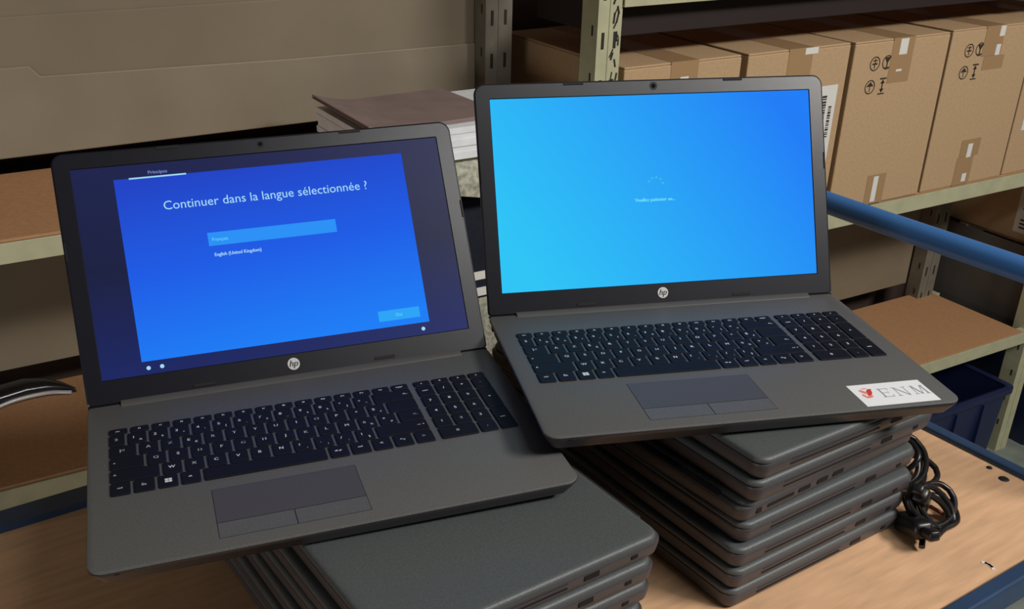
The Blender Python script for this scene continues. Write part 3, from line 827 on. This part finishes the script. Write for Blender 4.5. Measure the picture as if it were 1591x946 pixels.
HY = 239.5 * mm
def open_laptop(loc, rotvec, yaw, lid_angle, label, screen, sticker):
    t = bpy.data.objects.new('open_laptop', None); COL.objects.link(t); t.empty_display_size = 0.05
    rv = Vector(rotvec)
    Rm = (Matrix.Rotation(rv.length, 3, rv.normalized()) if rv.length > 1e-6 else Matrix.Identity(3)) @ Matrix.Rotation(yaw, 3, 'Z')
    Mx = Rm.to_4x4(); Mx.translation = Vector(loc)
    t.matrix_world = Mx
    tag(t, label, 'laptop')
    # base
    bm = bmesh.new()
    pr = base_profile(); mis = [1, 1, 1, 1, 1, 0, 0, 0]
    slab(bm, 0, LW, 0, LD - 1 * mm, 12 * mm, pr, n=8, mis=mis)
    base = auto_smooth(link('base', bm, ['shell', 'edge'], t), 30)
    for x in (40, 336):
        for y in (22, 222):
            bm = bmesh.new(); slab(bm, (x - 14) * mm, (x + 14) * mm, (y - 4) * mm, (y + 4) * mm, 3.5 * mm, [(0.5 * mm, -17.5 * mm), (0, -17 * mm), (0, -15.5 * mm)], n=3); link('rubber_foot', bm, 'rubber', base)
    side_ports(base)
    # shadow gap under the lid corners + hinge
    bm = bmesh.new()
    for x0, x1 in ((0.6, 28), (348.5, 375.4)):
        bx(bm, x0 * mm, x1 * mm, 238.6 * mm, 241.2 * mm, -2.0 * mm, 0.12 * mm)
    link('hinge_gap', bm, 'port', base)
    bm = bmesh.new()
    # long hinge barrel with a flat front skirt
    prof = [(233.5, 0.0), (234.5, 0.9), (237, 1.7), (240, 2.4), (243, 2.6), (245.5, 1.9), (247, 0.2), (247.0, -6), (240, -8)]
    for a, b in zip(prof, prof[1:]):
        bm.faces.new([bm.verts.new(c) for c in ((28.8 * mm, a[0] * mm, a[1] * mm), (347.8 * mm, a[0] * mm, a[1] * mm), (347.8 * mm, b[0] * mm, b[1] * mm), (28.8 * mm, b[0] * mm, b[1] * mm))])
    for x in (28.8, 347.8):
        bm.faces.new([bm.verts.new((x * mm, a * mm, b * mm)) for a, b in prof])
    bmesh.ops.remove_doubles(bm, verts=bm.verts, dist=1e-6)
    auto_smooth(link('hinge', bm, 'hinge', t), 50)
    # keyboard
    bm = bmesh.new(); slab(bm, (KX0 - 0.5) * mm, (KX1 + 0.5) * mm, (KY0 - 0.5) * mm, (KY1 + 0.5) * mm, 2 * mm, [(0, -0.2 * mm), (0, 0.05 * mm), (0.4 * mm, 0.08 * mm)], n=3)
    kb = link('keyboard', bm, 'tray', t)
    for me, cx, cy in key_meshes:
        k = bpy.data.objects.new('key', me); COL.objects.link(k); k.parent = kb; k.location = (cx, cy, 0.08 * mm)
    # touchpad
    bm = bmesh.new()
    bx(bm, 92.9 * mm, 207.9 * mm, 13.7 * mm, 78.1 * mm, -0.2 * mm, 0.06 * mm, 1)
    bx(bm, 93.4 * mm, 207.4 * mm, 33.4 * mm, 77.7 * mm, 0.0, 0.14 * mm, 0)
    tp = link('touchpad', bm, ['pad', 'groove'], t)
    for x0, x1 in ((93.4, 150.8), (151.6, 207.4)):
        bm = bmesh.new(); bx(bm, x0 * mm, x1 * mm, 14.1 * mm, 32.6 * mm, 0.0, 0.18 * mm); link('touchpad_button', bm, 'shell', tp)
    # front lip line / lights
    bm = bmesh.new(); bx(bm, 18 * mm, 22 * mm, -0.15 * mm, 1 * mm, -4.2 * mm, -3.6 * mm); link('status_light', bm, 'lens', base)
    # lid
    bm = bmesh.new()
    slab(bm, 0, LW, 0.8 * mm, 232 * mm, 11 * mm, [(4 * mm, -6.2 * mm), (1.2 * mm, -5.2 * mm), (0, -3.2 * mm), (0, -1.5 * mm)], n=8, outline=lidloop)
    lid = auto_smooth(link('lid', bm, 'lid_top', t, loc=(0, HY, 0), rot=(lid_angle, 0, 0)), 40)
    # bezel ring
    bm = bmesh.new()
    S = (15.9 * mm, 360.1 * mm, 22.8 * mm, 216.4 * mm)
    outer = lidloop(0.1 * mm, LW - 0.1 * mm, 0.9 * mm, 231.9 * mm, 11 * mm, 8)
    o2 = lidloop(1.5 * mm, LW - 1.5 * mm, 1.6 * mm, 230.4 * mm, 9.6 * mm, 8, 0.0025)
    i1 = rrect(S[0] - 0.9 * mm, S[1] + 0.9 * mm, S[2] - 0.9 * mm, S[3] + 0.9 * mm, 0.6 * mm, 8)
    i2 = rrect(S[0], S[1], S[2], S[3], 0.3 * mm, 8)
    loops = [[bm.verts.new((x, y, z)) for x, y in q] for q, z in ((outer, -1.5 * mm), (outer, -0.6 * mm), (o2, 0.0), (i1, 0.0), (i2, -0.9 * mm))]
    for a, b in zip(loops, loops[1:]):
        for i in range(len(a)):
            j = (i + 1) % len(a); bm.faces.new((a[i], a[j], b[j], b[i]))
    bz = auto_smooth(link('bezel', bm, 'bezel', lid), 8)
    # bumpers
    for x, y, w, h in ((103, 229.8, 21, 2.2), (275, 229.8, 21, 2.2), (103, 6.2, 20, 2.2), (273, 6.2, 20, 2.2), (374.2, 142, 1.4, 17), (1.8, 142, 1.4, 17)):
        bm = bmesh.new(); slab(bm, (x - w / 2) * mm, (x + w / 2) * mm, (y - h / 2 - .3) * mm, (y + h / 2 + .3) * mm, 0.6 * mm, [(0, -0.5 * mm), (0, 0.5 * mm), (0.3 * mm, 0.7 * mm)], n=2)
        link('rubber_bumper', bm, 'rubber', lid)
    bm = bmesh.new(); cyl(bm, (188 * mm, 225.2 * mm, -0.1 * mm), 4.2 * mm, 0.2 * mm, 24, mi=0); cyl(bm, (188 * mm, 225.2 * mm, 0.1 * mm), 2.2 * mm, 0.15 * mm, 20, mi=1)
    link('webcam', bm, ['groove', 'lens'], lid)
    bm = bmesh.new(); cyl(bm, (186 * mm, 12.8 * mm, -0.05 * mm), 5.7 * mm, 0.35 * mm, 32, mi=0)
    add_text(bm, 'hp', 186 * mm, 10.4 * mm, 0.34 * mm, size=8.6 * mm, mi=1, align='c', shear=0.3, bold=0.25 * mm)
    link('maker_logo', bm, ['logo', 'logo_ink'], lid)
    # display
    bm = bmesh.new()
    zd = -0.8 * mm
    def quad(x0, x1, y0, y1, dz, mi):
        bm.faces.new([bm.verts.new(c) for c in ((x0 * mm, y0 * mm, zd + dz), (x1 * mm, y0 * mm, zd + dz), (x1 * mm, y1 * mm, zd + dz), (x0 * mm, y1 * mm, zd + dz))]).material_index = mi
    d = 0.00004
    if screen == 'L':
        quad(15.6, 360.4, 22.5, 216.7, 0, 0)
        quad(51.5, 322.6, 34.6, 203.9, d, 1)
        quad(126.5, 247.3, 133.2, 145.8, 2 * d, 2)
        quad(273.5, 314.5, 40.6, 50.9, 2 * d, 3)
        quad(65, 116.2, 203.0, 204.4, 2 * d, 4)
        add_text(bm, 'Continuer dans la langue s\u00e9lectionn\u00e9e ?', 91.8 * mm, 171.8 * mm, zd + 3 * d, width=191.7 * mm, size=11.8 * mm, mi=4)
        add_text(bm, 'Fran\u00e7ais', 130.2 * mm, 137.6 * mm, zd + 3 * d, size=4.6 * mm, mi=5)
        add_text(bm, 'English (United Kingdom)', 130.4 * mm, 123.2 * mm, zd + 3 * d, width=43 * mm, size=4.6 * mm, mi=4, bold=0.1 * mm)
        add_text(bm, 'Oui', 293.8 * mm, 44.2 * mm, zd + 3 * d, size=4.4 * mm, mi=5, align='c')
        add_text(bm, 'Principes', 82.6 * mm, 206.6 * mm, zd + 3 * d, width=17 * mm, size=4.6 * mm, mi=6, bold=0.15 * mm)
        # small icons at the lower edge
        for cx in (56.7, 68.6, 315.4):
            r = 1.9
            bm.faces.new([bm.verts.new(((cx + r * math.cos(a)) * mm, (28.4 + r * math.sin(a)) * mm, zd + 2 * d)) for a in [2 * math.pi * k / 12 for k in range(12)]]).material_index = 4
        mats = ['scrL_back', 'scrL_panel', 'scrL_high', 'scrL_btn', 'scr_text', 'scr_text2', 'scr_dimtext']
    else:
        quad(15.6, 360.4, 22.5, 216.7, 0, 0)
        add_text(bm, 'Veuillez patienter un...', 161.8 * mm, 107.8 * mm, zd + d, width=43.5 * mm, size=5.0 * mm, mi=1, bold=0.22 * mm)
        for k in range(5):
            a = math.radians(150 - k * 34); cx = 185 + 8.2 * math.cos(a); cy = 124 + 8.2 * math.sin(a); r = 1.25
            bm.faces.new([bm.verts.new(((cx + r * math.cos(q)) * mm, (cy + r * math.sin(q)) * mm, zd + d)) for q in [2 * math.pi * j / 10 for j in range(10)]]).material_index = 2
        mats = ['scrR', 'scr_text2', 'scr_spin']
    for f in bm.faces:
        f.normal_update()
        if f.normal.z < 0: f.normal_flip()
    me = bpy.data.meshes.new('display'); bm.to_mesh(me); bm.free()
    for x in mats: me.materials.append(M[x])
    dsp = bpy.data.objects.new('display', me); COL.objects.link(dsp); dsp.parent = lid
    if sticker:
        bm = bmesh.new()
        T = Matrix.Translation((286.2 * mm, 4.0 * mm, 0)) @ Matrix.Rotation(math.radians(0.5), 4, 'Z')
        bx(bm, 0, 70.5 * mm, 0, 37.5 * mm, 0.02 * mm, 0.30 * mm, 0, T)
        z = 0.33 * mm
        def poly(pts, mi):
            f = bm.faces.new([bm.verts.new(T @ Vector((x * mm, y * mm, z))) for x, y in pts]); f.material_index = mi
        # red and pink leaf emblem
        def blob(cx, cy, rx, ry, rot, mi, n=14):
            c, s = math.cos(rot), math.sin(rot)
            poly([(cx + rx * math.cos(a) * c - ry * math.sin(a) * s, cy + rx * math.cos(a) * s + ry * math.sin(a) * c) for a in [2 * math.pi * k / n for k in range(n)]], mi)
        blob(14.5, 23, 2.6, 6.6, -0.45, 2); z += 0.00002 / 1
        blob(9.6, 24.5, 2.1, 4.6, 0.55, 3); blob(11.0, 15.5, 4.2, 1.9, 0.35, 3); blob(7.2, 18.0, 1.5, 3.0, 0.2, 3)
        blob(17.2, 27.0, 1.0, 2.6, -0.9, 2); blob(13.0, 30.0, 3.0, 0.9, 0.0, 3)
        z = 0.34 * mm
        def rect(x0, x1, y0, y1): poly([(x0, y0), (x1, y0), (x1, y1), (x0, y1)], 1)
        def bar(xa, ya, xb, yb, w): poly([(xa - w / 2, ya), (xa + w / 2, ya), (xb + w / 2, yb), (xb - w / 2, yb)], 1)
        y0, y1 = 12.5, 27.5
        # serif E
        rect(24.6, 26.2, y0, y1); rect(23.2, 34.0, y0, y0 + .9); rect(23.2, 33.6, y1 - .9, y1); rect(26, 31.6, 19.8, 20.6)
        rect(33.2, 34.0, y0, y0 + 3.4); rect(32.8, 33.6, y1 - 3.2, y1); rect(31.2, 31.8, 18.8, 21.6)
        # serif N
        bar(39.6, y0, 39.6, y1, 0.9); bar(49.2, y0, 49.2, y1, 0.9); bar(48.8, y0, 39.6, y1, 2.0); rect(37.4, 41.8, y0, y0 + .8); rect(47.0, 51.4, y1 - .8, y1); rect(37.4, 40.6, y1 - .8, y1)
        # serif M
        bar(56.2, y0, 56.8, y1, 0.9); bar(66.8, y0, 66.2, y1, 1.8); bar(61.4, y0, 57.2, y1, 1.9); bar(61.4, y0, 65.6, y1, 0.8); rect(54.2, 58.2, y0, y0 + .8); rect(64.8, 69.0, y0, y0 + .8); rect(54.8, 58.0, y1 - .8, y1); rect(65.0, 68.4, y1 - .8, y1)
        link('sticker', bm, ['sticker', 'sticker_grey', 'sticker_red', 'sticker_pink'], t)['label'] = 'white sticker with red emblem and the letters ENM'
    return t

open_laptop((-0.27797, 0.57355, CAM_H - 0.46841 + 0.0005), (0.02081, -0.00915, 0), 0.32742, 0.99635,
            'open grey laptop on the left pile asking Continuer dans la langue', 'L', False)
open_laptop((0.04976, 0.71696, CAM_H - 0.43745), (-0.00282, 0.00254, 0), 0.20104, 1.14696,
            'open grey laptop on the right pile with a bright blue waiting screen', 'R', True)

# ------------------------------------------------------------------ power cords behind the right pile
def cord(name, base, label, loops, plug=None, strap=None):
    o = empty(name, CT(base[0], base[1], TZ), A34); tag(o, label, 'cable', 'power cords beside the right pile')
    bm = bmesh.new()
    for ctrl in loops: tube(bm, spline(ctrl, 7), 0.0032, 8)
    auto_smooth(link('cord', bm, 'cable', o), 80)
    if plug:
        for (x, y, z, rz, ry) in plug:
            mt = Matrix.Translation((x, y, z)) @ Matrix.Rotation(rz, 4, 'Z') @ Matrix.Rotation(ry, 4, 'Y')
            bm = bmesh.new(); vs0 = len(bm.verts)
            slab(bm, -0.020, 0.020, -0.011, 0.011, 0.006, [(0.002, -0.009), (0, -0.007), (0, 0.006), (0.003, 0.009)], n=4)
            slab(bm, -0.036, -0.018, -0.006, 0.006, 0.003, [(0.001, -0.005), (0, -0.004), (0, 0.004), (0.001, 0.005)], n=3)
            bmesh.ops.transform(bm, matrix=mt, verts=bm.verts)
            auto_smooth(link('plug', bm, 'cable', o), 50)
    if strap:
        bm = bmesh.new(); tube(bm, spline(strap, 5), 0.0022, 6); link('tie_strap', bm, 'copper', o)
    return o
def ring(cx, cy, cz, rx, ry, tilt, n=12, rot=0.0, gap=0):
    pts = []
    for k in range(n + 1 - gap):
        a = 2 * math.pi * k / n
        x, y = rx * math.cos(a), ry * math.sin(a)
        p = Vector((x * math.cos(rot) - y * math.sin(rot), x * math.sin(rot) + y * math.cos(rot), 0))
        p = Matrix.Rotation(tilt, 3, 'X') @ p
        pts.append((cx + p.x, cy + p.y, max(0.0060, cz + p.z)))
    return pts
cord('power_cord', (0.892, 0.530), 'black power cord coiled in large loops, farther of the two cords',
     [ring(0.004, 0.004, 0.030, 0.042, 0.030, 0.5, rot=0.3), ring(0.010, -0.008, 0.020, 0.034, 0.022, 0.35, rot=-0.3), ring(-0.004, 0.000, 0.036, 0.026, 0.030, 0.9, rot=0.8),
      ring(-0.014, 0.004, 0.040, 0.016, 0.034, 1.1), ring(0.012, -0.002, 0.012, 0.040, 0.020, 0.15, rot=0.5),
      [(-0.02, -0.012, 0.02), (0.0, -0.02, 0.045), (0.012, 0.006, 0.05), (-0.008, 0.022, 0.04), (-0.03, 0.03, 0.02)]],
     plug=[(-0.018, 0.018, 0.040, 0.9, 0.5)])
cord('power_cord', (0.862, 0.468), 'black power cord tangled with its plug against the closed laptops, nearer cord',
     [ring(0.006, 0.0, 0.020, 0.032, 0.020, 0.6, rot=0.2), ring(0.000, -0.006, 0.022, 0.018, 0.026, 0.9, rot=0.5), ring(-0.010, -0.004, 0.024, 0.014, 0.030, 1.0, rot=0.9),
      [(-0.02, 0.02, 0.03), (-0.03, 0.0, 0.02), (-0.036, -0.018, 0.012), (-0.048, -0.028, 0.0065)],
      [(0.02, 0.012, 0.02), (0.034, -0.002, 0.012), (0.02, -0.02, 0.007), (-0.004, -0.022, 0.007), (-0.022, -0.026, 0.007)]],
     plug=[(-0.012, 0.008, 0.030, 0.4, 0.8), (-0.034, -0.006, 0.014, 1.2, 0.3)],
     strap=[(0.022, 0.012, 0.004), (0.014, 0.006, 0.010), (0.022, -0.004, 0.004)])
